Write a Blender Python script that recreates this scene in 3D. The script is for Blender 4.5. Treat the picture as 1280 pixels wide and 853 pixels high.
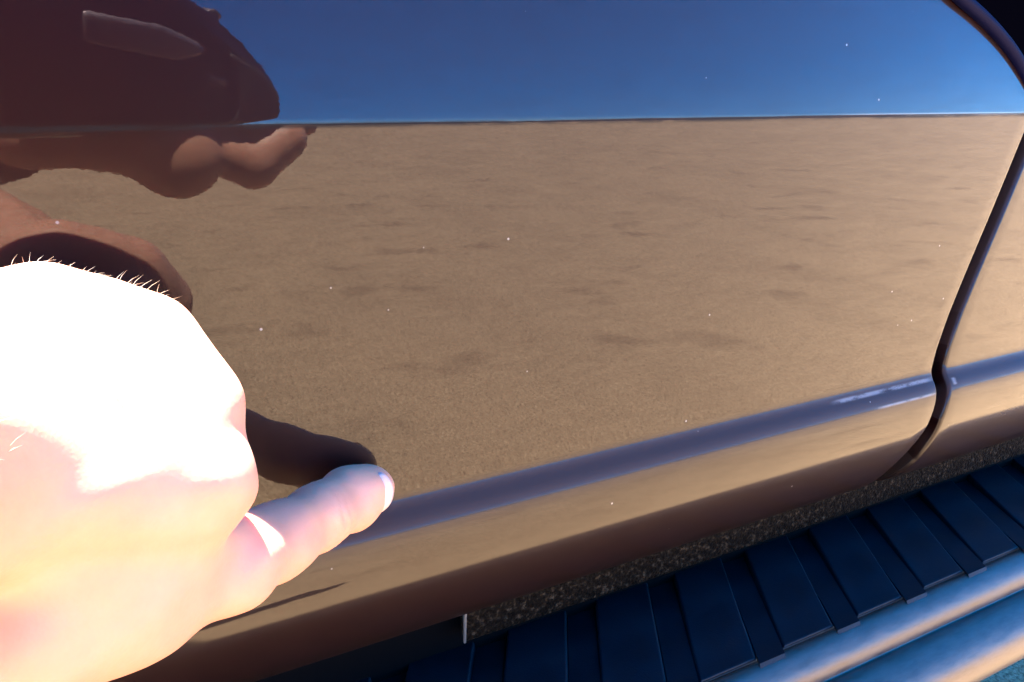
import bpy, bmesh, math, random
import numpy as np
from mathutils import Vector, Matrix

for o in list(bpy.data.objects):
    bpy.data.objects.remove(o, do_unlink=True)
SC = bpy.context.scene
COL = SC.collection
rnd = random.Random(7)
R = math.radians

# ------------------------------------------------------------------ camera
CAM = np.array([0.0, -0.28, 0.72])
PHI, PSI, RHO = R(15.8), R(27.0), R(0.9)
fw = np.array([math.sin(PSI)*math.cos(PHI), math.cos(PSI)*math.cos(PHI), -math.sin(PHI)])
rt = np.array([math.cos(PSI), -math.sin(PSI), 0.0]); up = np.cross(rt, fw)
_c, _s = math.cos(RHO), math.sin(RHO)
rt, up = _c*rt - _s*up, _s*rt + _c*up
cd = bpy.data.cameras.new('camera'); cam = bpy.data.objects.new('camera', cd); COL.objects.link(cam)
cd.sensor_width = 36.0; cd.lens = 27.0; cd.clip_start = 0.005; cd.clip_end = 20000
cam.matrix_world = Matrix(((rt[0], up[0], -fw[0], CAM[0]), (rt[1], up[1], -fw[1], CAM[1]),
                           (rt[2], up[2], -fw[2], CAM[2]), (0, 0, 0, 1)))
SC.camera = cam

# ------------------------------------------------------------------ light
SUN = Vector((-0.08, 0.282, 0.945)).normalized()          # towards the sun: high, just behind the car
w = bpy.data.worlds.new('World'); SC.world = w; w.use_nodes = True
nt = w.node_tree; nt.nodes.clear()
sky = nt.nodes.new('ShaderNodeTexSky'); sky.sky_type = 'NISHITA'; sky.sun_disc = False
sky.sun_elevation = math.asin(SUN.z); sky.sun_rotation = math.atan2(SUN.x, SUN.y)
sky.altitude = 4500; sky.air_density = 0.9; sky.dust_density = 0.0; sky.ozone_density = 7.0
bg = nt.nodes.new('ShaderNodeBackground'); bg.inputs['Strength'].default_value = 0.112
wo = nt.nodes.new('ShaderNodeOutputWorld')
hsv = nt.nodes.new('ShaderNodeHueSaturation'); hsv.inputs['Saturation'].default_value = 1.34
nt.links.new(sky.outputs[0], hsv.inputs['Color']); nt.links.new(hsv.outputs[0], bg.inputs[0]); nt.links.new(bg.outputs[0], wo.inputs[0])
sl = bpy.data.lights.new('sun', 'SUN'); sl.energy = 4.6; sl.angle = R(0.53); sl.color = (1.0, 0.95, 0.87)
so = bpy.data.objects.new('sun', sl); COL.objects.link(so)
so.rotation_euler = (-SUN).to_track_quat('-Z', 'Y').to_euler(); so.location = (0, 0, 5)
vs = SC.view_settings
vs.view_transform = 'Standard'; vs.look = 'None'; vs.gamma = 1.0; vs.use_curve_mapping = False
vs.exposure = 4.0

# ------------------------------------------------------------------ material helpers
def mat(name):
    m = bpy.data.materials.new(name); m.use_nodes = True
    t = m.node_tree; b = t.nodes['Principled BSDF']
    return m, t, b
def node(t, kind, **kw):
    n = t.nodes.new(kind)
    for k, v in kw.items():
        if k in n.inputs: n.inputs[k].default_value = v
        else: setattr(n, k, v)
    return n
def link(t, a, ao, b, bi): t.links.new(a.outputs[ao], b.inputs[bi])
def ramp(t, stops):
    n = t.nodes.new('ShaderNodeValToRGB'); cr = n.color_ramp
    while len(cr.elements) < len(stops): cr.elements.new(0.5)
    for e, (p, c) in zip(cr.elements, stops):
        e.position = p; e.color = (c[0], c[1], c[2], 1) if len(c) == 3 else c
    return n
def coords(t, scale=(1, 1, 1), out='Object', rot=(0, 0, 0)):
    tc = t.nodes.new('ShaderNodeTexCoord'); mp = t.nodes.new('ShaderNodeMapping')
    mp.inputs['Scale'].default_value = scale; mp.inputs['Rotation'].default_value = rot
    link(t, tc, out, mp, 'Vector'); return mp
def noise(t, vec, scale, detail=3, rough=0.55):
    n = node(t, 'ShaderNodeTexNoise'); n.inputs['Scale'].default_value = scale
    n.inputs['Detail'].default_value = detail; n.inputs['Roughness'].default_value = rough
    link(t, vec, 0, n, 'Vector'); return n
def bump(t, b, hsock, strength, dist, into='Normal'):
    n = t.nodes.new('ShaderNodeBump'); n.inputs['Strength'].default_value = strength
    n.inputs['Distance'].default_value = dist
    t.links.new(hsock, n.inputs['Height']); t.links.new(n.outputs[0], b.inputs[into]); return n
def mixc(t, fac, a, b_, mode='MIX'):
    n = t.nodes.new('ShaderNodeMix'); n.data_type = 'RGBA'; n.blend_type = mode
    for sock, v in ((n.inputs[0], fac), (n.inputs[6], a), (n.inputs[7], b_)):
        if hasattr(v, 'is_linked'): t.links.new(v, sock)
        elif isinstance(v, (int, float)): sock.default_value = v
        else: sock.default_value = (*v, 1)
    return n.outputs[2]

# maroon car paint under a thick, dusty clear coat
PAINT, t, b = mat('maroon_paint')
mp = coords(t)
vor = node(t, 'ShaderNodeTexVoronoi', Scale=58.0); link(t, mp, 0, vor, 'Vector')
dust = ramp(t, [(0.0, (0.7,)*3), (0.022, (0.6,)*3), (0.036, (0, 0, 0))]); link(t, vor, 'Distance', dust, 0)
sel = node(t, 'ShaderNodeTexWhiteNoise'); link(t, vor, 'Position', sel, 0)
selr = ramp(t, [(0.2, (0, 0, 0)), (0.3, (1, 1, 1))]); link(t, sel, 'Value', selr, 0)
dm = node(t, 'ShaderNodeMath', operation='MULTIPLY'); link(t, dust, 0, dm, 0); link(t, selr, 0, dm, 1)
film = noise(t, coords(t, (1.0, 1, 3.0)), 5, 5, 0.65)
filmr = ramp(t, [(0.35, (0, 0, 0)), (0.75, (1, 1, 1))]); link(t, film, 0, filmr, 0)
fm = node(t, 'ShaderNodeMath', operation='MULTIPLY'); link(t, filmr, 0, fm, 0); fm.inputs[1].default_value = 0.003
base = mixc(t, fm.outputs[0], (0.0068, 0.0003, 0.0005), (0.30, 0.22, 0.16))
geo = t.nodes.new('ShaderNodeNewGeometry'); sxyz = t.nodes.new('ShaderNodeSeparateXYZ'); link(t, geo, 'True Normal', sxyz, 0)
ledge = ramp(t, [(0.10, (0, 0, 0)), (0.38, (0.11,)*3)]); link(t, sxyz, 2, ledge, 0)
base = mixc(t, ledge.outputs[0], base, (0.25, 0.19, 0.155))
sp = t.nodes.new('ShaderNodeSeparateXYZ'); link(t, mp, 0, sp, 0)
dirt = node(t, 'ShaderNodeMapRange'); link(t, sp, 2, dirt, 'Value')
for k_, v_ in (('From Min', .535), ('From Max', .49), ('To Min', 0.0), ('To Max', .85)): dirt.inputs[k_].default_value = v_
dn = noise(t, coords(t, (1, 1, 1)), 480, 4, 0.75)
dr = ramp(t, [(0.36, (0.75,)*3), (0.66, (1, 1, 1))]); link(t, dn, 0, dr, 0)
dmul = node(t, 'ShaderNodeMath', operation='MULTIPLY'); link(t, dirt, 0, dmul, 0); link(t, dr, 0, dmul, 1)
base = mixc(t, dmul.outputs[0], base, (0.0064, 0.0047, 0.0031))
# pale highlight on the ledge before the seam, painted into the base colour
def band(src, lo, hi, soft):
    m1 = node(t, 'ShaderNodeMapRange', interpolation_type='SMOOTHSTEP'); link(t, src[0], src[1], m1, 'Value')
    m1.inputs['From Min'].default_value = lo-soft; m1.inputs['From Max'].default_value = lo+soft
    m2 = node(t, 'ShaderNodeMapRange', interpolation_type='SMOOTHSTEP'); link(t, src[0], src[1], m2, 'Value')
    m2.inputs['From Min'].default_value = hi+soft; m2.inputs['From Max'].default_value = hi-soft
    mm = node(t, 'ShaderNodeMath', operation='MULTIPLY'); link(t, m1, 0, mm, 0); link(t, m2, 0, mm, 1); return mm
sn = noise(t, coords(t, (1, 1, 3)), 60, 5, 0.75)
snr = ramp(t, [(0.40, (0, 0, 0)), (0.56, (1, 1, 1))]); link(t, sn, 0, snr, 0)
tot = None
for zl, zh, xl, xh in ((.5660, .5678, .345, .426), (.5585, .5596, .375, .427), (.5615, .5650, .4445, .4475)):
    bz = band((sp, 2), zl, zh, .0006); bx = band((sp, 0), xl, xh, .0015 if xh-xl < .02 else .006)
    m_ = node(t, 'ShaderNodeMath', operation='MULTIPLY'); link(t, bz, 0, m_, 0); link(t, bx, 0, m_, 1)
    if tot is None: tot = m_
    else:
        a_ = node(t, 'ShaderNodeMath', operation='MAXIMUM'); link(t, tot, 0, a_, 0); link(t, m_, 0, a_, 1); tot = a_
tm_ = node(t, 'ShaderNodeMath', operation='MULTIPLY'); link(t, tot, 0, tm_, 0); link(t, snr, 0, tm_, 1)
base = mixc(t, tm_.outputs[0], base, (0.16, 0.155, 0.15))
# mirrored horizon painted along the upper crease: dark line, pale far end
g0 = band((sp, 2), .7196, .7214, .0006); gn = noise(t, coords(t, (1, 1, 4)), 22, 6, 0.8)
gr_ = ramp(t, [(0.36, (0, 0, 0)), (0.52, (1, 1, 1))]); link(t, gn, 0, gr_, 0)
dark_horizon = node(t, 'ShaderNodeMath', operation='MULTIPLY'); link(t, g0, 0, dark_horizon, 0); link(t, gr_, 0, dark_horizon, 1)
base = mixc(t, dark_horizon.outputs[0], base, (0.006, 0.0045, 0.005))
g1_ = band((sp, 2), .7216, .7221, .0003); g2_ = band((sp, 0), .335, .475, .02)
pale_horizon = node(t, 'ShaderNodeMath', operation='MULTIPLY'); link(t, g1_, 0, pale_horizon, 0); link(t, g2_, 0, pale_horizon, 1)
base = mixc(t, pale_horizon.outputs[0], base, (0.11, 0.11, 0.11))
base2 = mixc(t, dm.outputs[0], base, (0.40, 0.38, 0.35))
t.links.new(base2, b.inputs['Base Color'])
b.inputs['Roughness'].default_value = 0.5; b.inputs['Specular IOR Level'].default_value = 0.1
cw = node(t, 'ShaderNodeMath', operation='SUBTRACT'); cw.inputs[0].default_value = 1.0; link(t, dm, 0, cw, 1)
cw2 = node(t, 'ShaderNodeMath', operation='MULTIPLY_ADD'); link(t, dirt, 0, cw2, 0); cw2.inputs[1].default_value = -0.5; link(t, cw, 0, cw2, 2); cw2.use_clamp = True
link(t, cw2, 0, b, 'Coat Weight')
b.inputs['Coat IOR'].default_value = 1.40
cr_ = ramp(t, [(0.3, (0.004,)*3), (0.8, (0.014,)*3)]); link(t, film, 0, cr_, 0); 
rr1 = node(t, 'ShaderNodeMath', operation='MULTIPLY_ADD'); link(t, dirt, 0, rr1, 0); rr1.inputs[1].default_value = 0.10; link(t, cr_, 0, rr1, 2)
rr2 = node(t, 'ShaderNodeMath', operation='MULTIPLY_ADD'); link(t, ledge, 0, rr2, 0); rr2.inputs[1].default_value = 1.6; link(t, rr1, 0, rr2, 2)
low = node(t, 'ShaderNodeMapRange', interpolation_type='SMOOTHSTEP'); link(t, sp, 2, low, 'Value')
for k_, v_ in (('From Min', .550), ('From Max', .522), ('To Min', 0.0), ('To Max', .17)): low.inputs[k_].default_value = v_
rr3 = node(t, 'ShaderNodeMath', operation='ADD'); link(t, rr2, 0, rr3, 0); link(t, low, 0, rr3, 1)
link(t, rr3, 0, b, 'Coat Roughness')
grain = noise(t, coords(t, (1, 1, 1)), 750, 3, 0.7)
scuff = noise(t, coords(t, (1, 1, 6), rot=(0, R(5), 0)), 34, 8, 0.85)
gm_ = node(t, 'ShaderNodeMapRange'); link(t, grain, 0, gm_, 'Value')
for k_, v_ in (('From Min', .3), ('From Max', .7), ('To Min', .80), ('To Max', 1.04)): gm_.inputs[k_].default_value = v_
sm_ = node(t, 'ShaderNodeMapRange'); link(t, scuff, 0, sm_, 'Value')
for k_, v_ in (('From Min', .32), ('From Max', .62), ('To Min', .78), ('To Max', 1.0)): sm_.inputs[k_].default_value = v_
gs_ = node(t, 'ShaderNodeMath', operation='MULTIPLY'); link(t, gm_, 0, gs_, 0); link(t, sm_, 0, gs_, 1)
lw = node(t, 'ShaderNodeMath', operation='MULTIPLY_ADD'); link(t, ledge, 0, lw, 0); lw.inputs[1].default_value = -6.6; lw.inputs[2].default_value = 1.0
lw2 = node(t, 'ShaderNodeMath', operation='MULTIPLY'); link(t, lw, 0, lw2, 0); link(t, cw2, 0, lw2, 1)
gi_ = node(t, 'ShaderNodeMath', operation='MULTIPLY_ADD'); link(t, dark_horizon, 0, gi_, 0); gi_.inputs[1].default_value = -0.75; gi_.inputs[2].default_value = 1.0
gs2 = node(t, 'ShaderNodeMath', operation='MULTIPLY'); link(t, gs_, 0, gs2, 0); link(t, gi_, 0, gs2, 1)
cwf = node(t, 'ShaderNodeMath', operation='MULTIPLY'); link(t, gs2, 0, cwf, 0); link(t, lw2, 0, cwf, 1)
link(t, cwf, 0, b, 'Coat Weight')
peel = noise(t, mp, 420, 2, 0.5)
wave = noise(t, coords(t, (1, 1, 1)), 16, 2, 0.5)
hs = node(t, 'ShaderNodeMath', operation='MULTIPLY_ADD'); link(t, wave, 0, hs, 0); hs.inputs[1].default_value = 6.0; link(t, peel, 0, hs, 2)
bump(t, b, hs.outputs[0], 0.006, 0.0006, 'Coat Normal')

BLACK, t, b = mat('black_rubber_seal')
b.inputs['Base Color'].default_value = (0.006, 0.006, 0.006, 1); b.inputs['Roughness'].default_value = 0.9
b.inputs['Specular IOR Level'].default_value = 0.1

VIGNETTE, t, b = mat('vignette_black')  # black for the added lens-vignette plate
b.inputs['Base Color'].default_value = (0.0006, 0.0006, 0.0014, 1); b.inputs['Roughness'].default_value = 0.8
b.inputs['Specular IOR Level'].default_value = 0.0

FRINGE, t, b = mat('fringe_blue')  # blue for the added colour fringe along the vignette
b.inputs['Base Color'].default_value = (0.0003, 0.0010, 0.016, 1); b.inputs['Roughness'].default_value = 0.6; b.inputs['Specular IOR Level'].default_value = 0.05

RUBBER, t, b = mat('tread_rubber')
mp = coords(t)
n1 = noise(t, mp, 38, 4, 0.6); c1 = ramp(t, [(0.3, (0.0009, 0.0024, 0.0052)), (0.56, (0.0020, 0.0046, 0.0092)), (0.68, (0.0060, 0.0085, 0.012)), (0.80, (0.018, 0.020, 0.022))]); link(t, n1, 0, c1, 0)
link(t, c1, 0, b, 'Base Color'); b.inputs['Specular IOR Level'].default_value = 0.25
r1 = ramp(t, [(0.3, (0.45,)*3), (0.75, (0.65,)*3)]); link(t, n1, 0, r1, 0); link(t, r1, 0, b, 'Roughness')
bump(t, b, noise(t, mp, 900, 2).outputs[0], 0.25, 0.0004)

ALU, t, b = mat('scuffed_aluminium')
mp = coords(t, (1.0, 1, 1))
n1 = noise(t, coords(t, (0.25, 1, 1)), 260, 4, 0.7)
b.inputs['Metallic'].default_value = 0.6
c1 = ramp(t, [(0.3, (0.078, 0.064, 0.053)), (0.7, (0.125, 0.105, 0.088))]); link(t, n1, 0, c1, 0); link(t, c1, 0, b, 'Base Color')
r1 = ramp(t, [(0.3, (0.33,)*3), (0.75, (0.48,)*3)]); link(t, n1, 0, r1, 0); link(t, r1, 0, b, 'Roughness')
n2 = noise(t, coords(t, (1, 1, 1)), 75, 4, 0.7)
bump(t, b, n2.outputs[0], 0.10, 0.0008)

GRIT, t, b = mat('stone_chip_coating')
mp = coords(t)
v1 = node(t, 'ShaderNodeTexVoronoi', Scale=520.0); link(t, mp, 0, v1, 'Vector')
n1 = noise(t, mp, 300, 4, 0.7)
c1 = ramp(t, [(0.38, (0.0018, 0.0013, 0.0008)), (0.55, (0.007, 0.005, 0.003)), (0.72, (0.055, 0.040, 0.024))]); link(t, n1, 0, c1, 0); link(t, c1, 0, b, 'Base Color')
b.inputs['Roughness'].default_value = 0.7; b.inputs['Specular IOR Level'].default_value = 0.05
bump(t, b, v1.outputs['Distance'], 0.6, 0.0012)

PALE, t, b = mat('pale_adhesive')
b.inputs['Base Color'].default_value = (0.10, 0.095, 0.08, 1); b.inputs['Roughness'].default_value = 0.6

DARKMET, t, b = mat('underbody_black')
b.inputs['Base Color'].default_value = (0.0012, 0.0012, 0.0014, 1); b.inputs['Roughness'].default_value = 0.8; b.inputs['Specular IOR Level'].default_value = 0.05

GLASS, t, b = mat('tinted_window')
b.inputs['Base Color'].default_value = (0.01, 0.012, 0.012, 1); b.inputs['Roughness'].default_value = 0.03

GROUND, t, b = mat('sandy_asphalt')
mp = coords(t)
n1 = noise(t, mp, 200, 6, 0.75)
c1 = ramp(t, [(0.36, (0.12, 0.076, 0.041)), (0.50, (0.42, 0.278, 0.150)), (0.66, (0.70, 0.49, 0.29))]); link(t, n1, 0, c1, 0)
n2 = noise(t, coords(t, (1.6, 0.45, 1), rot=(0, 0, 0.5)), 1.1, 6, 0.62)
c2 = ramp(t, [(0.30, (0.86, 0.85, 0.84)), (0.5, (0.97, 0.97, 0.97)), (0.72, (1.04, 1.03, 1.02))]); link(t, n2, 0, c2, 0)
g1 = mixc(t, 1.0, c1.outputs[0], c2.outputs[0], 'MULTIPLY')
n3 = noise(t, coords(t, (1, 1, 1)), 2.7, 3, 0.5)
c3 = ramp(t, [(0.23, (0.55, 0.53, 0.52)), (0.41, (1, 1, 1))]); link(t, n3, 0, c3, 0)
g2 = mixc(t, 1.0, g1, c3.outputs[0], 'MULTIPLY')
t.links.new(g2, b.inputs['Base Color'])
b.inputs['Roughness'].default_value = 0.9; b.inputs['Specular IOR Level'].default_value = 0.25
bump(t, b, n1.outputs[0], 0.6, 0.006)

HILL, t, b = mat('far_scrub_hills')
n1 = noise(t, coords(t), 0.02, 4); c1 = ramp(t, [(0.3, (0.022, 0.018, 0.022)), (0.7, (0.045, 0.036, 0.038))]); link(t, n1, 0, c1, 0)
link(t, c1, 0, b, 'Base Color'); b.inputs['Roughness'].default_value = 1.0

LEAF, t, b = mat('tree_foliage')
n1 = noise(t, coords(t), 0.8, 3); c1 = ramp(t, [(0.3, (0.03, 0.04, 0.018)), (0.7, (0.08, 0.085, 0.04))]); link(t, n1, 0, c1, 0)
link(t, c1, 0, b, 'Base Color'); b.inputs['Roughness'].default_value = 0.9
BARK, t, b = mat('tree_bark'); b.inputs['Base Color'].default_value = (0.09, 0.065, 0.045, 1); b.inputs['Roughness'].default_value = 1
WALLM, t, b = mat('white_wall'); b.inputs['Base Color'].default_value = (0.78, 0.77, 0.74, 1); b.inputs['Roughness'].default_value = 0.8
ROOFM, t, b = mat('grey_roof'); b.inputs['Base Color'].default_value = (0.25, 0.24, 0.23, 1); b.inputs['Roughness'].default_value = 0.8

SKIN, t, b = mat('skin')
mp = coords(t)
n1 = noise(t, mp, 55, 4, 0.6)
c1 = ramp(t, [(0.3, (0.565, 0.262, 0.165)), (0.55, (0.60, 0.286, 0.182)), (0.8, (0.63, 0.31, 0.20))]); link(t, n1, 0, c1, 0)
link(t, c1, 0, b, 'Base Color'); b.inputs['Roughness'].default_value = 0.5
b.inputs['Subsurface Weight'].default_value = 0.45
b.inputs['Subsurface Radius'].default_value = (1.0, 0.35, 0.2); b.inputs['Subsurface Scale'].default_value = 0.010
v1 = node(t, 'ShaderNodeTexVoronoi', Scale=900.0); link(t, mp, 0, v1, 'Vector')
n2 = noise(t, coords(t, (1, 1, 1)), 160, 4, 0.65)
hs = node(t, 'ShaderNodeMath', operation='MULTIPLY_ADD'); link(t, n2, 0, hs, 0); hs.inputs[1].default_value = 2.0; link(t, v1, 'Distance', hs, 2)
bump(t, b, hs.outputs[0], 0.12, 0.0003)

NAIL, t, b = mat('finger_nail')
b.inputs['Base Color'].default_value = (0.72, 0.46, 0.39, 1); b.inputs['Roughness'].default_value = 0.3
b.inputs['Subsurface Weight'].default_value = 0.4; b.inputs['Subsurface Scale'].default_value = 0.003
HAIR, t, b = mat('pale_arm_hair')
b.inputs['Base Color'].default_value = (0.80, 0.64, 0.48, 1); b.inputs['Roughness'].default_value = 0.45
CLOTH, t, b = mat('dark_red_cloth')
n1 = noise(t, coords(t), 300, 3); c1 = ramp(t, [(0.3, (0.055, 0.010, 0.014)), (0.7, (0.085, 0.018, 0.022))]); link(t, n1, 0, c1, 0)
link(t, c1, 0, b, 'Base Color'); b.inputs['Roughness'].default_value = 0.9
DENIM, t, b = mat('dark_denim'); b.inputs['Base Color'].default_value = (0.03, 0.04, 0.07, 1); b.inputs['Roughness'].default_value = 0.9
HEADHAIR, t, b = mat('brown_hair'); b.inputs['Base Color'].default_value = (0.04, 0.025, 0.015, 1); b.inputs['Roughness'].default_value = 0.6
CAMB, t, b = mat('black_camera_plastic')
b.inputs['Base Color'].default_value = (0.008, 0.006, 0.007, 1); b.inputs['Roughness'].default_value = 0.22
CAMG, t, b = mat('grip_rubber')
b.inputs['Base Color'].default_value = (0.03, 0.027, 0.026, 1); b.inputs['Roughness'].default_value = 0.7
CAMS, t, b = mat('camera_silver')
b.inputs['Base Color'].default_value = (0.30, 0.24, 0.25, 1); b.inputs['Roughness'].default_value = 0.45; b.inputs['Metallic'].default_value = 0.6

# ------------------------------------------------------------------ object helpers
def obj(name, verts, faces, m, parent=None, smooth=True):
    me = bpy.data.meshes.new(name); me.from_pydata([tuple(map(float, v)) for v in verts], [], faces); me.update()
    me.materials.append(m)
    if smooth: me.polygons.foreach_set('use_smooth', [True]*len(me.polygons))
    o = bpy.data.objects.new(name, me); COL.objects.link(o)
    if parent is not None: o.parent = parent
    return o
def bmobj(name, bm, m, parent=None, smooth=False):
    bmesh.ops.recalc_face_normals(bm, faces=bm.faces)
    me = bpy.data.meshes.new(name); bm.to_mesh(me); bm.free(); me.materials.append(m)
    if smooth: me.polygons.foreach_set('use_smooth', [True]*len(me.polygons))
    o = bpy.data.objects.new(name, me); COL.objects.link(o)
    if parent is not None: o.parent = parent
    return o
def tag(o, label=None, cat=None, group=None, kind=None):
    if label: o['label'] = label
    if cat: o['category'] = cat
    if group: o['group'] = group
    if kind: o['kind'] = kind
    return o
def empty(name, loc=(0, 0, 0)):
    o = bpy.data.objects.new(name, None); o.location = loc; COL.objects.link(o); return o
def grid_faces(nr, nc, flip=False):
    f = []
    for i in range(nr-1):
        for j in range(nc-1):
            q = (i*nc+j, i*nc+j+1, (i+1)*nc+j+1, (i+1)*nc+j)
            f.append(q[::-1] if flip else q)
    return f
def prism(name, poly, m, parent=None, axis_fn=None, depth=(0, 1), bevel=0.0, seg=3):
    """polygon poly (a,b) swept between depth[0] and depth[1]; axis_fn(a,b,d) -> world point"""
    bm = bmesh.new()
    v0 = [bm.verts.new(axis_fn(a, b_, depth[0])) for a, b_ in poly]
    v1 = [bm.verts.new(axis_fn(a, b_, depth[1])) for a, b_ in poly]
    bm.faces.new(v0); bm.faces.new(v1[::-1])
    n = len(poly)
    for i in range(n):
        bm.faces.new((v0[i], v1[i], v1[(i+1) % n], v0[(i+1) % n]))
    if bevel:
        bmesh.ops.bevel(bm, geom=list(bm.edges), offset=bevel, segments=seg, affect='EDGES', profile=0.5, clamp_overlap=True)
    o = bmobj(name, bm, m, parent, smooth=True)
    return o

# ------------------------------------------------------------------ setting
def ground():
    ring = [0, 3, 12, 60, 300, 1500, 9000]; n = 48
    vs_ = [(0, 0, 0)]; fs = []
    for r in ring[1:]:
        for k in range(n):
            vs_.append((r*math.cos(2*math.pi*k/n), r*math.sin(2*math.pi*k/n), 0))
    for k in range(n): fs.append((0, 1+k, 1+(k+1) % n))
    for q in range(len(ring)-2):
        a, c = 1+q*n, 1+(q+1)*n
        for k in range(n): fs.append((a+k, c+k, c+(k+1) % n, a+(k+1) % n))
    o = obj('ground', vs_, fs, GROUND, smooth=False); tag(o, kind='structure', label='sandy grey asphalt beside the car', cat='ground')
ground()

def hills():
    n = 240; vs_ = []; fs = []
    for k in range(n):
        a = math.pi + math.pi*k/(n-1)*1.0
        h = 46 + 9*math.sin(k*0.11+0.6) + 5*math.sin(k*0.31) + 2.5*math.sin(k*0.9+1) + rnd.uniform(-.8, .8)
        h = max(h, 2.5)
        for r, z in ((1500, -0.5), (1560, h*0.75), (1620, h), (1900, -0.5)):
            vs_.append((r*math.cos(a), r*math.sin(a), z))
    for k in range(n-1):
        for j in range(3):
            fs.append((k*4+j, k*4+j+1, (k+1)*4+j+1, (k+1)*4+j))
    o = obj('hills', vs_, fs, HILL); tag(o, kind='structure', label='low dark hills along the horizon mirrored in the door', cat='hills')
hills()

def tree(loc, h, label, group):
    t_ = empty('tree', loc); tag(t_, label, 'tree', group)
    bm = bmesh.new()
    bmesh.ops.create_cone(bm, cap_ends=True, segments=8, radius1=h*.035, radius2=h*.015, depth=h*.6, matrix=Matrix.Translation((0, 0, h*.3)))
    bmobj('trunk', bm, BARK, t_)
    vs_ = []; fs = []
    for c in range(420):
        d = Vector((rnd.gauss(0, 1), rnd.gauss(0, 1), rnd.gauss(0, 1))).normalized()*rnd.uniform(.5, 1)**.5
        p = Vector((d.x*h*.36, d.y*h*.36, h*.66 + d.z*h*.32)); s = h*.06
        a = Vector((rnd.gauss(0, 1), rnd.gauss(0, 1), rnd.gauss(0, 1))).normalized(); b2 = a.orthogonal().normalized()
        k = len(vs_); vs_ += [p+a*s, p+b2*s, p-a*s, p-b2*s]; fs.append((k, k+1, k+2, k+3))
    obj('crown', vs_, fs, LEAF, t_, smooth=False)
tree((95, -175, 0), 5.0, 'lone distant tree mirrored on the horizon in the door', None)

def far_building():
    b_ = empty('distant_building', (560, -290, 0)); b_.rotation_euler = (0, 0, R(27))
    tag(b_, 'long low white building mirrored on the horizon at right', 'building')
    f = lambda a, c, d: (a, d, c)
    prism('wall', [(-110, 0), (150, 0), (150, 13.2), (-110, 13.2)], WALLM, b_, f, (-8, 8))
    prism('roof', [(-112, 13.21), (152, 13.21), (150, 13.9), (-110, 13.9)], ROOFM, b_, f, (-9, 9))
far_building()

# ------------------------------------------------------------------ the car
car = empty('car', (0, 0, 0))
tag(car, 'glossy maroon car whose door mirrors sky and sandy ground', 'car')
TAU = [(.488, -62), (.497, -42), (.512, -26), (.530, -16), (.538, -9), (.550, 0), (.558, 12), (.5655, 42), (.573, 0)]
def profile():
    pts = []
    z = 1.06; y = None
    UPT, LOT, ZC = math.tan(R(3.0)), math.tan(R(0.6)), .7215
    yc = -LOT*(ZC-.573)
    pts.append((.030, .852)); pts.append((.014, .850)); pts.append((.009, .846))
    for zz in (.838, .80, .77, .75, .735): pts.append((yc+UPT*(zz-ZC), zz))
    for q in range(9):                                   # soft crease between the two faces of the door
        zz = ZC+.0016-.0032*q/8; f = (zz-ZC)/.0032+.5
        pts.append((yc + (UPT+LOT)*.0032*f*f*.5 - LOT*(zz-ZC), zz))
    for zz in np.arange(.705, .58, -.02): pts.append((-LOT*(float(zz)-.573), float(zz)))
    pts.append((-LOT*.005, .578)); pts.append((0.0, .5735))
    zs = np.linspace(.573, .488, 104); tz = [a for a, b_ in TAU]; tv = [b_ for a, b_ in TAU]
    tau = np.interp(zs, tz, tv)
    # soften the kinks in the tilt curve
    k = np.array([1, 2, 3, 2, 1]); k = k/k.sum(); tp = np.pad(tau, 2, mode='edge'); tau = np.convolve(tp, k, 'valid')
    yy = 0.0; pts.append((0.0, .573))
    for i in range(1, len(zs)):
        yy -= math.tan(R((tau[i]+tau[i-1])/2))*abs(zs[i]-zs[i-1]); pts.append((yy, float(zs[i])))
    ye = yy
    for q in range(1, 5): pts.append((ye+.003*q, .488+.0006*q))
    return pts
PROF = profile()
NORM = []
for i in range(len(PROF)):
    a = PROF[max(i-1, 0)]; c = PROF[min(i+1, len(PROF)-1)]
    dy, dz = c[0]-a[0], c[1]-a[1]; L = math.hypot(dy, dz)
    NORM.append((dz/L, -dy/L))            # outward: -y for a vertical panel walked downwards
GZ = [.480, .4885, .5128, .5317, .5543, .5696, .5871, .6062, .6298, .6671, .7039, .7379, .80, .90, 1.06]
GX = [.408, .4125, .4198, .4275, .4330, .4358, .4385, .4449, .4548, .4712, .4867, .5010, .526, .556, .58]
def xgap(z): return float(np.interp(z, GZ, GX))
def gap_smooth():
    zs = np.linspace(.48, 1.06, 600); xs = np.interp(zs, GZ, GX)
    k = np.ones(15)/15; xp = np.pad(xs, 7, mode='edge'); xs = np.convolve(xp, k, 'valid')
    return zs, xs
_gz, _gx = gap_smooth()
def xgap(z): return float(np.interp(z, _gz, _gx))
HALF, RAD = .0054, .0024
def panel(name, side, xfar):
    """side -1: the door, left of the gap; +1: the panel behind it"""
    offs = [(0.0, .016), (0.0, .008)]                      # (distance from gap edge, depth inwards)
    for q in range(0, 7):
        a = q/6*math.pi/2; offs.append((RAD*(1-math.cos(a)), RAD*(1-math.sin(a))))
    offs += [(.012, 0), (.04, 0), (.12, 0), (.3, 0), (.6, 0)]
    V = []
    for (y, z), (ny, nz) in zip(PROF, NORM):
        xg = xgap(z) + side*(HALF + .0060*min(max((.540-z)/.03, 0), 1))
        row = [(xg+side*e, y-ny*dp, z-nz*dp) for e, dp in offs] + [(xfar, y, z)]
        V += row
    return obj(name, V, grid_faces(len(PROF), len(offs)+1, flip=(side > 0)), PAINT, car)
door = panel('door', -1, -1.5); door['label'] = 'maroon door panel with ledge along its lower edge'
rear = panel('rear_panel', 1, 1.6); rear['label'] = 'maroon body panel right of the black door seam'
V = []
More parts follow.
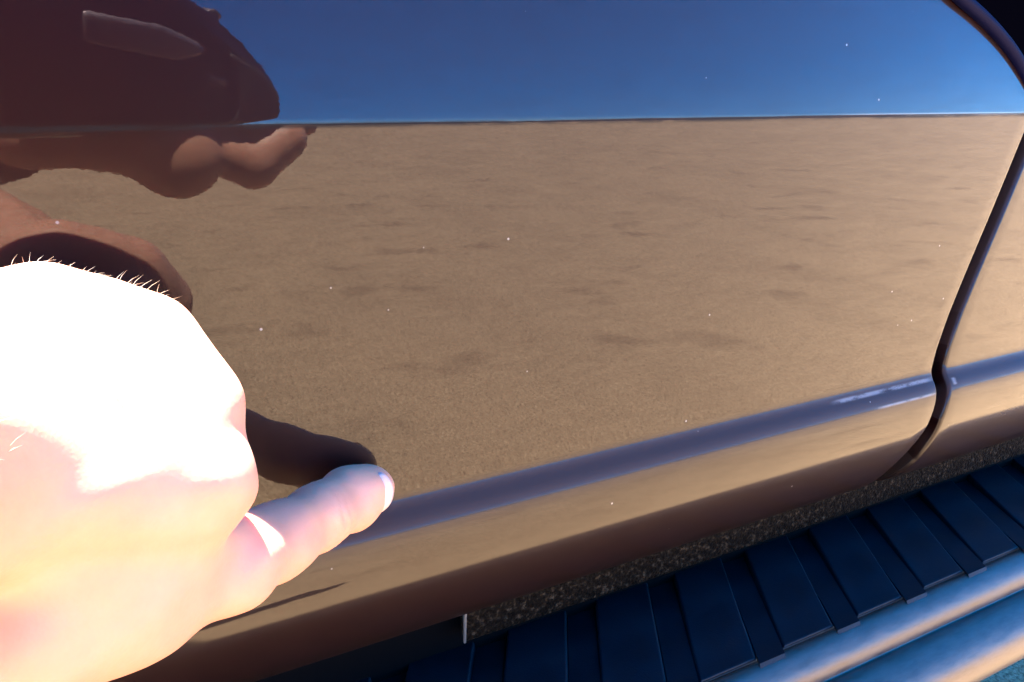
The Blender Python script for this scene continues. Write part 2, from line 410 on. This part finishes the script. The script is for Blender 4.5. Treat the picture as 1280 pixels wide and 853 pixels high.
for (y, z), (ny, nz) in zip(PROF, NORM):
    xg = xgap(z)
    for e in (-.03, -.01, .01, .03): V.append((xg+e, y-ny*.0135, z-nz*.0135))
obj('door_seal', V, grid_faces(len(PROF), 4), BLACK, car)

# shell of the car behind the side panels: cabin, roof and floor (this is what shades the door)
shell = [(.06, .40), (.045, .52), (.045, .855), (.215, 1.42), (.27, 1.48), (.40, 1.51), (1.40, 1.51), (1.53, 1.48), (1.585, 1.42), (1.755, .855), (1.77, .84), (1.77, .52), (1.74, .40)]
prism('body_shell', shell, PAINT, car, lambda a, c, d: (d, a, c), (-1.5, 1.6), bevel=.01, seg=2)
for x0, x1 in ((-1.3, -.08), (.0, 1.2)):
    prism('side_window', [(.0595, .90), (.2065, 1.39), (.2105, 1.389), (.0635, .899)], GLASS, car, lambda a, c, d: (d, a-.008, c), (x0, x1))
prism('window_sill', [(.016, .8515), (.05, .8515), (.058, .866), (.035, .866)], BLACK, car, lambda a, c, d: (d, a, c), (-1.5, 1.6), bevel=.002, seg=2)

# sill strip under the door, rough stone-chip coat, starts at a pale end
prism('sill_strip', [(.0265, .497), (.0265, .490), (.028, .4675), (.033, .4675), (.036, .497)], GRIT, car, lambda a, c, d: (d, a, c), (.1275, 1.6), bevel=.0015, seg=2)
prism('sill_end', [(.0235, .4875), (.0245, .482), (.0258, .4690), (.0275, .4690), (.0262, .4875)], PALE, car, lambda a, c, d: (d, a, c), (.1262, .1274), bevel=.0003, seg=2)
prism('inner_sill', [(.040, .50), (.040, .42), (.09, .40), (.09, .50)], DARKMET, car, lambda a, c, d: (d, a, c), (-1.5, 1.6), bevel=.004, seg=2)

# lens vignette in the upper right, added as a black plate on the car
arc = [(.3849, .7889), (.4031, .7786), (.4229, .771), (.441, .7624), (.4598, .7516), (.4772, .7377), (.4989, .7174)]
def vignette():
    P = [Vector((x, 0, z)) for x, z in arc]
    a0 = P[0]-(P[1]-P[0]).normalized()*.10+Vector((-.01, 0, .02)); a1 = P[-1]+(P[-1]-P[-2]).normalized()*.05
    P = [a0]+P+[a1]
    Q = []
    for i in range(len(P)-1):
        for k in range(6): Q.append(P[i].lerp(P[i+1], k/6))
    Q.append(P[-1])
    for _ in range(10): Q = [Q[0]]+[(Q[i-1]+Q[i]*2+Q[i+1])/4 for i in range(1, len(Q)-1)]+[Q[-1]]
    V = []; n = 0
    prof_ = [(0.0, .012), (0.0, -.0005)] + [(.005*(1-math.cos(k/7*math.pi/2)), -.0005-.0030*math.sin(k/7*math.pi/2)) for k in range(1, 8)] + [(.03, -.0040), (.10, -.0045), (.26, -.004), (.30, .012)]
    for i, p in enumerate(Q):
        tdir = (Q[min(i+1, len(Q)-1)]-Q[max(i-1, 0)]).normalized(); nrm = Vector((-tdir.z, 0, tdir.x))
        if nrm.x < 0: nrm = -nrm
        for e, y in prof_: V.append(p+nrm*e+Vector((0, y, 0)))
    VB = []
    for i, p in enumerate(Q):
        tdir = (Q[min(i+1, len(Q)-1)]-Q[max(i-1, 0)]).normalized(); nrm = Vector((-tdir.z, 0, tdir.x))
        if nrm.x < 0: nrm = -nrm
        for k in range(9):
            a = -math.pi*.15+math.pi*1.3*k/8; VB.append(p+nrm*(.0030-.0036*math.cos(a))+Vector((0, -.0008-.0036*math.sin(a), 0)))
    fringe = obj('vignette_fringe', VB, grid_faces(len(Q), 9), FRINGE, car); fringe['label'] = 'dark blue strip added as the colour fringe of the lens vignette'
    o = obj('vignette_plate', V, grid_faces(len(Q), len(prof_)), VIGNETTE, car)
    o['label'] = 'black curved plate added as lens vignette in the upper right corner'
vignette()

# running board: scuffed double-rolled aluminium edge carrying a ribbed rubber tread
BZ = .455
def board():
    pr = [(.085, BZ-.03), (.085, BZ-.008), (-.0362, BZ-.008), (-.0366, BZ-.0046), (-.0385, BZ-.0042)]
    for k in range(1, 17):
        a = R(90*k/17); pr.append((-.0385-.0130*math.sin(a), BZ-.0200+.0158*math.cos(a)))
    pr += [(-.0517, BZ-.0200), (-.0522, BZ-.0192)]
    for k in range(0, 20):
        a = R(6+k*8.2); pr.append((-.0525-.0205*math.sin(a), BZ-.0385+.0195*math.cos(a)))
    pr += [(-.03, BZ-.054), (.02, BZ-.045)]
    # keep outline monotone: drop points that fall behind the second roll
    n = len(pr); xs = np.linspace(-1.2, 1.5, 160); V = []; F = []
    for x in xs:
        for y, z in pr: V.append((x, y, z))
    for i in range(len(xs)-1):
        for j in range(n):
            F.append((i*n+j, i*n+(j+1) % n, (i+1)*n+(j+1) % n, (i+1)*n+j))
    F.append(tuple(range(n))); F.append(tuple(reversed(range((len(xs)-1)*n, len(xs)*n))))
    o = obj('running_board', V, F, ALU, car); o['label'] = 'scuffed aluminium running board with black ribbed tread'
    return o
rb = board()
SK = .585                                             # the ribs run slantwise: x shifts with y
def yo(x): return 0
prism('tread_mat', [(.084, BZ-.0078), (.084, BZ-.0040), (-.0355, BZ-.0040), (-.0358, BZ-.0078)], RUBBER, rb, lambda a, c, d: (d, a, c), (-1.19, 1.49))
def rib_mesh():
    bm = bmesh.new(); wd = .0385; y0, y1 = -.0359, .0835; z0, z1 = BZ-.0040, BZ+.0045
    V0 = []
    for z, ins in ((z0-.0006, 0), (z1, .0014)):
        V0.append([bm.verts.new((x+SK*y, y, z-(.0072 if (y < 0 and ins) else 0))) for x, y in ((-wd/2+ins, y0), (wd/2-ins, y0), (wd/2-ins, y1), (-wd/2+ins, y1))])
    a, c = V0
    bm.faces.new(a[::-1]); bm.faces.new(c)
    for i in range(4): bm.faces.new((a[i], a[(i+1) % 4], c[(i+1) % 4], c[i]))
    bmesh.ops.bevel(bm, geom=list(bm.edges), offset=.0007, segments=2, affect='EDGES', profile=.5, clamp_overlap=True)
    bmesh.ops.recalc_face_normals(bm, faces=bm.faces)
    me = bpy.data.meshes.new('tread_rib'); bm.to_mesh(me); bm.free(); me.materials.append(RUBBER)
    return me
PITCH = .0565
def groove_mesh():
    bm = bmesh.new(); wd = .0175; y0, y1 = -.0440, .083
    lo_ = [bm.verts.new((x+SK*y, y, BZ-.0085)) for x, y in ((-wd/2, y0), (wd/2, y0), (wd/2, y1), (-wd/2, y1))]
    hi_ = [bm.verts.new((x+SK*y, y, BZ-.0028)) for x, y in ((-wd/2, y0+.004), (wd/2, y0+.004), (wd/2, y1), (-wd/2, y1))]
    bm.faces.new(lo_[::-1]); bm.faces.new(hi_)
    for i in range(4): bm.faces.new((lo_[i], lo_[(i+1) % 4], hi_[(i+1) % 4], hi_[i]))
    bmesh.ops.recalc_face_normals(bm, faces=bm.faces)
    me = bpy.data.meshes.new('tread_groove'); bm.to_mesh(me); bm.free(); me.materials.append(RUBBER)
    return me
rm = rib_mesh(); gm = groove_mesh()
for k in range(-24, 22):
    x = .2656 + PITCH*k
    if -1.12 < x < 1.42:
        o = bpy.data.objects.new('tread_rib', rm); COL.objects.link(o); o.location = (x, 0, 0); o.parent = rb
        o = bpy.data.objects.new('tread_groove', gm); COL.objects.link(o); o.location = (x+PITCH/2, 0, 0); o.parent = rb
for x in (-.9, -.2, .62, 1.25):
    prism('bracket', [(.02, BZ-.04), (.40, .44), (.40, .41), (.02, BZ-.065)], DARKMET, rb, lambda a, c, d: (d, a, c), (x-.02, x+.02), bevel=.003)

# ------------------------------------------------------------------ soft bodies from distance fields
def capsule(P, a, b_, ra, rb_):
    a = np.array(a, np.float32); b_ = np.array(b_, np.float32); ab = b_-a
    h = np.clip(((P-a) @ ab)/float(ab @ ab), 0, 1)
    return np.linalg.norm(P-a-h[..., None]*ab, axis=-1) - (ra+(rb_-ra)*h)
def ellipsoid(P, c, r, M=None):
    q = (P-np.array(c, np.float32))
    if M is not None: q = q @ np.array(M, np.float32).T
    q = q/np.array(r, np.float32); k = np.linalg.norm(q, axis=-1)
    return (k-1)*min(r)
def smin(a, b_, k):
    h = np.clip(.5+.5*(b_-a)/k, 0, 1); return b_+(a-b_)*h - k*h*(1-h)
def nets(lo, hi, res, fn):
    """surface nets: the zero surface of fn as (verts, quads)"""
    lo = np.array(lo); n = np.ceil((np.array(hi)-lo)/res).astype(int)+1
    ax = [lo[i]+res*np.arange(n[i]) for i in range(3)]
    D = np.empty(n, np.float32)
    for i in range(0, n[0], 16):
        G = np.stack(np.meshgrid(ax[0][i:i+16], ax[1], ax[2], indexing='ij'), -1).astype(np.float32)
        D[i:i+16] = fn(G)
    S = D < 0
    cs = np.zeros(n-1, np.int8)
    for dx in (0, 1):
        for dy in (0, 1):
            for dz in (0, 1): cs += S[dx:n[0]-1+dx, dy:n[1]-1+dy, dz:n[2]-1+dz]
    act = (cs > 0) & (cs < 8); idx = np.full(n-1, -1, np.int64); cells = np.argwhere(act); idx[act] = np.arange(len(cells))
    acc = np.zeros((len(cells), 3)); cnt = np.zeros(len(cells))
    cor = [(0, 0, 0), (1, 0, 0), (0, 1, 0), (1, 1, 0), (0, 0, 1), (1, 0, 1), (0, 1, 1), (1, 1, 1)]
    val = [D[cells[:, 0]+c[0], cells[:, 1]+c[1], cells[:, 2]+c[2]] for c in cor]
    for i in range(8):
        for j in range(i+1, 8):
            if sum(abs(cor[i][k]-cor[j][k]) for k in range(3)) != 1: continue
            m = (val[i] < 0) != (val[j] < 0)
            tt = val[i][m]/(val[i][m]-val[j][m])
            ci, cj = np.array(cor[i]), np.array(cor[j])
            acc[m] += ci+tt[:, None]*(cj-ci); cnt[m] += 1
    V = lo+res*(cells+acc/cnt[:, None])
    F = []
    for a in range(3):
        b_, c = (a+1) % 3, (a+2) % 3
        sl0 = [slice(None)]*3; sl1 = [slice(None)]*3
        sl0[a] = slice(0, n[a]-1); sl1[a] = slice(1, n[a])
        E = S[tuple(sl0)] != S[tuple(sl1)]
        ed = np.argwhere(E)
        ok = (ed[:, b_] > 0) & (ed[:, c] > 0) & (ed[:, b_] < n[b_]-1) & (ed[:, c] < n[c]-1)
        ed = ed[ok]; ins = S[ed[:, 0], ed[:, 1], ed[:, 2]]
        def at(ob, oc):
            q = ed.copy(); q[:, b_] += ob; q[:, c] += oc; return idx[q[:, 0], q[:, 1], q[:, 2]]
        quad = np.stack([at(-1, -1), at(0, -1), at(0, 0), at(-1, 0)], 1)
        quad[~ins] = quad[~ins][:, ::-1]; F.append(quad)
    return V, np.concatenate(F)
A = lambda *v: np.array(v, float)

# --- left hand: fist seen from its back, thumb stretched out to touch the door
T_TIP = A(.0733, -.0110, .5838); T_PAD = A(.0638, -.0165, .5839); T_IP = A(.0499, -.0300, .5873); T_PRX = A(.0317, -.0480, .5918)
T_MCP = A(.0146, -.0660, .5981); T_MET = A(-.0105, -.080, .6048); T_CMC = A(-.0313, -.096, .6111)
K = [A(.0098, -.084, .6328), A(.0082, -.070, .6490), A(-.0001, -.058, .6627), A(-.0184, -.050, .6721)]
KR = [.0122, .0124, .0122, .0114]
WR = A(-.0545, -.103, .665); WB = [A(-.0448, -.114, .6520), A(-.0465, -.106, .6613), A(-.0486, -.097, .6694), A(-.0505, -.088, .6765)]
ARM = A(-.085, -.21, .684); ELB = A(-.145, -.385, .70)
t_ax = (T_TIP-T_IP)/np.linalg.norm(T_TIP-T_IP)
def left_hand(P):
    d = capsule(P, T_TIP, T_PAD, .0098, .0105)
    d = smin(d, capsule(P, T_PAD, T_IP, .0103, .0105), .008)
    d = smin(d, capsule(P, T_IP, T_PRX, .0105, .0106), .008)
    d = smin(d, capsule(P, T_PRX, T_MCP, .0106, .0118), .010)
    th = smin(d, capsule(P, T_MCP, T_MET, .0118, .0160), .012)
    th = smin(th, capsule(P, T_MET, T_CMC, .0162, .0170), .012)
    hand = None
    for i in range(4):
        m = capsule(P, K[i], WB[i], KR[i]*.93, .0150)
        m = smin(m, np.linalg.norm(P-K[i].astype(np.float32), axis=-1)-KR[i], .006)
        hand = m if hand is None else smin(hand, m, (0, .014, .018, .020)[i])
    # curled fingers between the back of the hand and the door
    for i in range(4):
        L = [.052, .044, .035, .025][i]; r = [.0092, .0094, .0088, .0078][i]
        pip = K[i]+A(-.006, L, -.010); dip = pip+A(-.026, .001, -.010); tip = dip+A(-.010, -.017, -.002)
        f = capsule(P, K[i], pip, KR[i]*.9, r*1.05)
        f = smin(f, capsule(P, pip, dip, r*1.05, r*.95), .004); f = smin(f, capsule(P, dip, tip, r*.95, r*.85), .004)
        hand = smin(hand, f, .006)
    hand = smin(hand, ellipsoid(P, (-.022, -.072, .640), (.030, .022, .030)), .010)
    hand = smin(hand, ellipsoid(P, (-.024, -.086, .626), (.028, .018, .022)), .012)
    hand = smin(hand, ellipsoid(P, (-.010, -.082, .640), (.020, .0125, .012)), .012)
    hand = smin(hand, capsule(P, K[1], K[2], .0125, .0120), .010)
    hand = smin(hand, capsule(P, K[2], K[3], .0120, .0110), .010)
    hand = smin(hand, capsule(P, K[2]+A(-.012, .004, .002), K[3]+A(-.014, .0, .001), .012, .011), .010)
    arm = capsule(P, WR, ARM, .0250, .0270); arm = smin(arm, capsule(P, WR+A(-.002, -.004, .004), ARM, .024, .028), .01)
    hand = smin(hand, arm, .022)
    d = smin(hand, th, .015)
    # creases over the thumb joint and at its root
    s = (P-T_IP.astype(np.float32)) @ t_ax.astype(np.float32)
    near = np.exp(-(np.linalg.norm(P-T_IP.astype(np.float32), axis=-1)/.014)**2)
    w_ = .0011*np.sin((P[..., 2]-.58)*420)
    for s0, dp in ((-.0012, .0011), (.0026, .0008), (-.0056, .0005)):
        d = d + dp*near*np.exp(-((s-s0-w_)/.0011)**2)
    # fine lumps: tendons and skin unevenness
    q = P*np.float32(1)
    d = d + .0005*np.sin(q[..., 0]*210+1.3*np.sin(q[..., 2]*160))*np.sin(q[..., 2]*190+q[..., 1]*130)
    return d
Vh, Fh = nets((-.125, -.225, .545), (.092, .0, .715), .0013, left_hand)

# --- right hand under the camera
RW = A(-.045, -.335, .712)
def right_hand(P):
    P = P + np.array([0, .016, 0], np.float32)
    d = capsule(P, RW, A(.028, -.325, .702), .020, .022)
    d = smin(d, ellipsoid(P, (.045, -.322, .694), (.032, .024, .030)), .010)
    for a, b_, r0, r1 in (((.06, -.330, .700), (.100, -.338, .687), .016, .0195), ((.100, -.338, .687), (.128, -.345, .704), .0195, .0160),
                          ((.05, -.345, .704), (.10, -.355, .702), .014, .012), ((.10, -.355, .702), (.148, -.362, .716), .012, .009),
                          ((.06, -.335, .710), (.140, -.348, .7175), .010, .008)):
        d = smin(d, capsule(P, a, b_, r0, r1), .004)
    return smin(d, capsule(P, RW, A(-.075, -.43, .705), .021, .024), .015)
Vr, Fr = nets((-.11, -.46, .65), (.18, -.28, .76), .0022, right_hand)

# --- the rest of the crouching figure, out of the picture to the left
def body(P):
    d = capsule(P, (-.42, -.92, .40), (-.30, -.66, .80), .125, .135)
    d = smin(d, capsule(P, (-.40, -.55, .91), (-.14, -.72, .91), .065, .065), .06)
    d = smin(d, capsule(P, (-.26, -.64, .92), (-.22, -.56, 1.05), .052, .050), .03)
    d = smin(d, ellipsoid(P, (-.19, -.52, 1.13), (.075, .095, .115)), .02)
    d = smin(d, capsule(P, (-.155, -.435, 1.125), (-.145, -.42, 1.105), .010, .014), .012)
    d = smin(d, capsule(P, (-.40, -.55, .91), (-.30, -.45, .73), .048, .040), .02)
    d = smin(d, capsule(P, (-.30, -.45, .73), tuple(ARM), .040, .027), .012)
    d = smin(d, capsule(P, (-.14, -.72, .91), (-.10, -.58, .71), .048, .040), .02)
    d = smin(d, capsule(P, (-.10, -.58, .71), (-.072, -.42, .705), .040, .024), .012)
    for hip, kn, an, toe in (((-.50, -.90, .38), (-.62, -.52, .52), (-.62, -.74, .09), (-.57, -.55, .045)), ((-.36, -1.0, .38), (-.24, -.72, .50), (-.30, -.95, .09), (-.24, -.77, .045))):
        d = smin(d, capsule(P, hip, kn, .085, .060), .04); d = smin(d, capsule(P, kn, an, .058, .038), .02); d = smin(d, capsule(P, an, toe, .042, .036), .03)
    return d
Vb, Fb = nets((-.76, -1.16, .0), (.02, -.17, 1.30), .011, body)
Va = np.concatenate([Vh, Vr, Vb]); Fa = np.concatenate([Fh, Fr+len(Vh), Fb+len(Vh)+len(Vr)])
person = obj('person', Va, Fa.tolist(), SKIN)
tag(person, 'person pressing a bare left thumb against the maroon door', 'person')
def jacket(P):
    d = capsule(P, (-.41, -.90, .44), (-.30, -.66, .82), .150, .158)
    d = smin(d, capsule(P, (-.41, -.55, .91), (-.13, -.73, .91), .078, .078), .06)
    d = smin(d, capsule(P, (-.40, -.55, .91), (-.33, -.48, .78), .062, .056), .02)
    d = smin(d, capsule(P, (-.14, -.72, .91), (-.10, -.58, .715), .062, .054), .02)
    return smin(d, capsule(P, (-.10, -.58, .715), (-.066, -.40, .71), .052, .034), .012)
Vj, Fj = nets((-.70, -1.10, .25), (.06, -.33, 1.03), .011, jacket); obj('jacket', Vj, Fj.tolist(), CLOTH, person)
def trousers(P):
    d = capsule(P, (-.52, -.91, .40), (-.34, -1.0, .40), .12, .12)
    for hip, kn, an in (((-.50, -.90, .38), (-.62, -.52, .52), (-.62, -.72, .14)), ((-.36, -1.0, .38), (-.24, -.72, .50), (-.30, -.93, .14))):
        d = smin(d, capsule(P, hip, kn, .098, .072), .04); d = smin(d, capsule(P, kn, an, .070, .055), .02)
    return d
Vt, Ft = nets((-.75, -1.18, .05), (-.10, -.40, .64), .012, trousers); obj('trousers', Vt, Ft.tolist(), DENIM, person)
Vq, Fq = nets((-.31, -.66, 1.10), (-.07, -.40, 1.29), .008, lambda P: np.maximum(ellipsoid(P, (-.195, -.535, 1.155), (.085, .104, .108)), 1.135-P[..., 2]+(P[..., 1]+.52)*.45))
obj('hair', Vq, Fq.tolist(), HEADHAIR, person)

# thumb nail, a thin curved plate at the outer end of the thumb
def nail():
    c = rt*.70 - fw*.66 - up*.22; c /= np.linalg.norm(c)
    v = up - c*(up @ c); v /= np.linalg.norm(v); h = np.cross(v, c); V = []; nr, nc = 13, 11; r = .0104
    for i in range(nr):
        p = -1+2*i/(nr-1)
        for j in range(nc):
            q = -1+2*j/(nc-1)
            a = R(58)*p*(1-.10*q*q); e = R(30)*q*math.sqrt(max(1-.72*p*p, 0))
            dirn = c*math.cos(a)*math.cos(e) + v*math.sin(a) + h*math.sin(e)*math.cos(a)
            V.append(T_TIP+dirn*r*(1.0-.03*abs(p)**3-.02*q*q))
    o = obj('thumb_nail', V, grid_faces(nr, nc), NAIL, person)
    sm = o.modifiers.new('thickness', 'SOLIDIFY'); sm.thickness = .0007; sm.offset = 0
nail()

# fine hairs standing along the back of the hand and wrist
def hairs():
    V = []; F = []
    vsel = [i for i in range(len(Vh)) if Vh[i][0] < .012 and Vh[i][2] > .662 and Vh[i][0] > -.06]
    ctr = A(-.03, -.08, .645)
    for _ in range(900):
        p = Vh[rnd.choice(vsel)]; nrm = p-ctr-A(0, 0, -.0); nrm = nrm/np.linalg.norm(nrm)
        nrm = nrm+A(0, 0, .3); L = rnd.uniform(.0010, .0050)**1.0
        tdir = nrm*.26+A(.45, .25, .1)*rnd.uniform(.4, 1.3)+A(rnd.gauss(0, .3), rnd.gauss(0, .3), rnd.gauss(0, .3)); tdir /= np.linalg.norm(tdir)
        q = np.cross(tdir, A(rnd.gauss(0, 1), rnd.gauss(0, 1), rnd.gauss(0, 1))); q /= np.linalg.norm(q); q2 = np.cross(tdir, q)
        bend = A(.3, 0, -.25)*L*.5; k = len(V)
        for j, (s_, w_) in enumerate(((0, 1), (.5, .8), (1, .15))):
            c = p-nrm*.0004+tdir*L*s_+bend*s_*s_
            for a in (0, 2.094, 4.188): V.append(c+(math.cos(a)*q+math.sin(a)*q2)*.000042*w_)
        for j in range(2):
            for a in range(3):
                F.append((k+j*3+a, k+j*3+(a+1) % 3, k+j*3+3+(a+1) % 3, k+j*3+3+a))
    o = obj('arm_hair', V, F, HAIR, person); o['kind'] = 'stuff'
hairs()

# ------------------------------------------------------------------ the camera in the right hand, seen mirrored in the door
def lc(a, b_, d): return tuple(CAM+rt*a+up*b_+fw*d)
cb = empty('compact_camera', tuple(CAM-fw*.03)); tag(cb, 'black compact camera mirrored at the upper left of the door', 'camera')
def cpart(name, *args, **kw):
    o = prism(name, *args, **kw); o.parent = cb; o.matrix_parent_inverse = Matrix.Translation(-Vector(cb.location)); return o
body_poly = [(-.060, -.016), (.018, -.016), (.030, .000), (.105, .003), (.131, .029), (.142, .045), (.139, .062), (.122, .080), (.100, .093), (.082, .108), (.045, .120), (-.060, .120)]
cpart('body', body_poly, CAMB, None, lc, (-.060, -.014), bevel=.011, seg=5)
cpart('grip', [(.090, .024), (.124, .030), (.135, .046), (.131, .061), (.115, .075), (.090, .085), (.102, .052)], CAMG, None, lc, (-.020, -.008), bevel=.0035, seg=3)
cpart('highlight_plate', [(-.010, .078), (.050, .074), (.072, .080), (.070, .088), (.040, .096), (-.010, .097)], CAMS, None, lc, (-.030, -.011), bevel=.0075, seg=6)  # silver plate added to stand in for a soft highlight
cpart('flash_window', [(.072, .062), (.090, .060), (.092, .067), (.074, .069)], CAMS, None, lc, (-.018, -.0125), bevel=.001, seg=2)
ring = [(.0135*math.cos(2*math.pi*k/32), .0135*math.sin(2*math.pi*k/32)) for k in range(32)]
cpart('lens', ring, CAMB, None, lc, (-.02, -.0055), bevel=.001, seg=2)
cpart('shutter_button', [(.086+.006*math.cos(2*math.pi*k/20), .107+.004*math.sin(2*math.pi*k/20)) for k in range(20)], CAMS, None, lc, (-.038, -.026), bevel=.001, seg=2)
print('verts', len(Va))
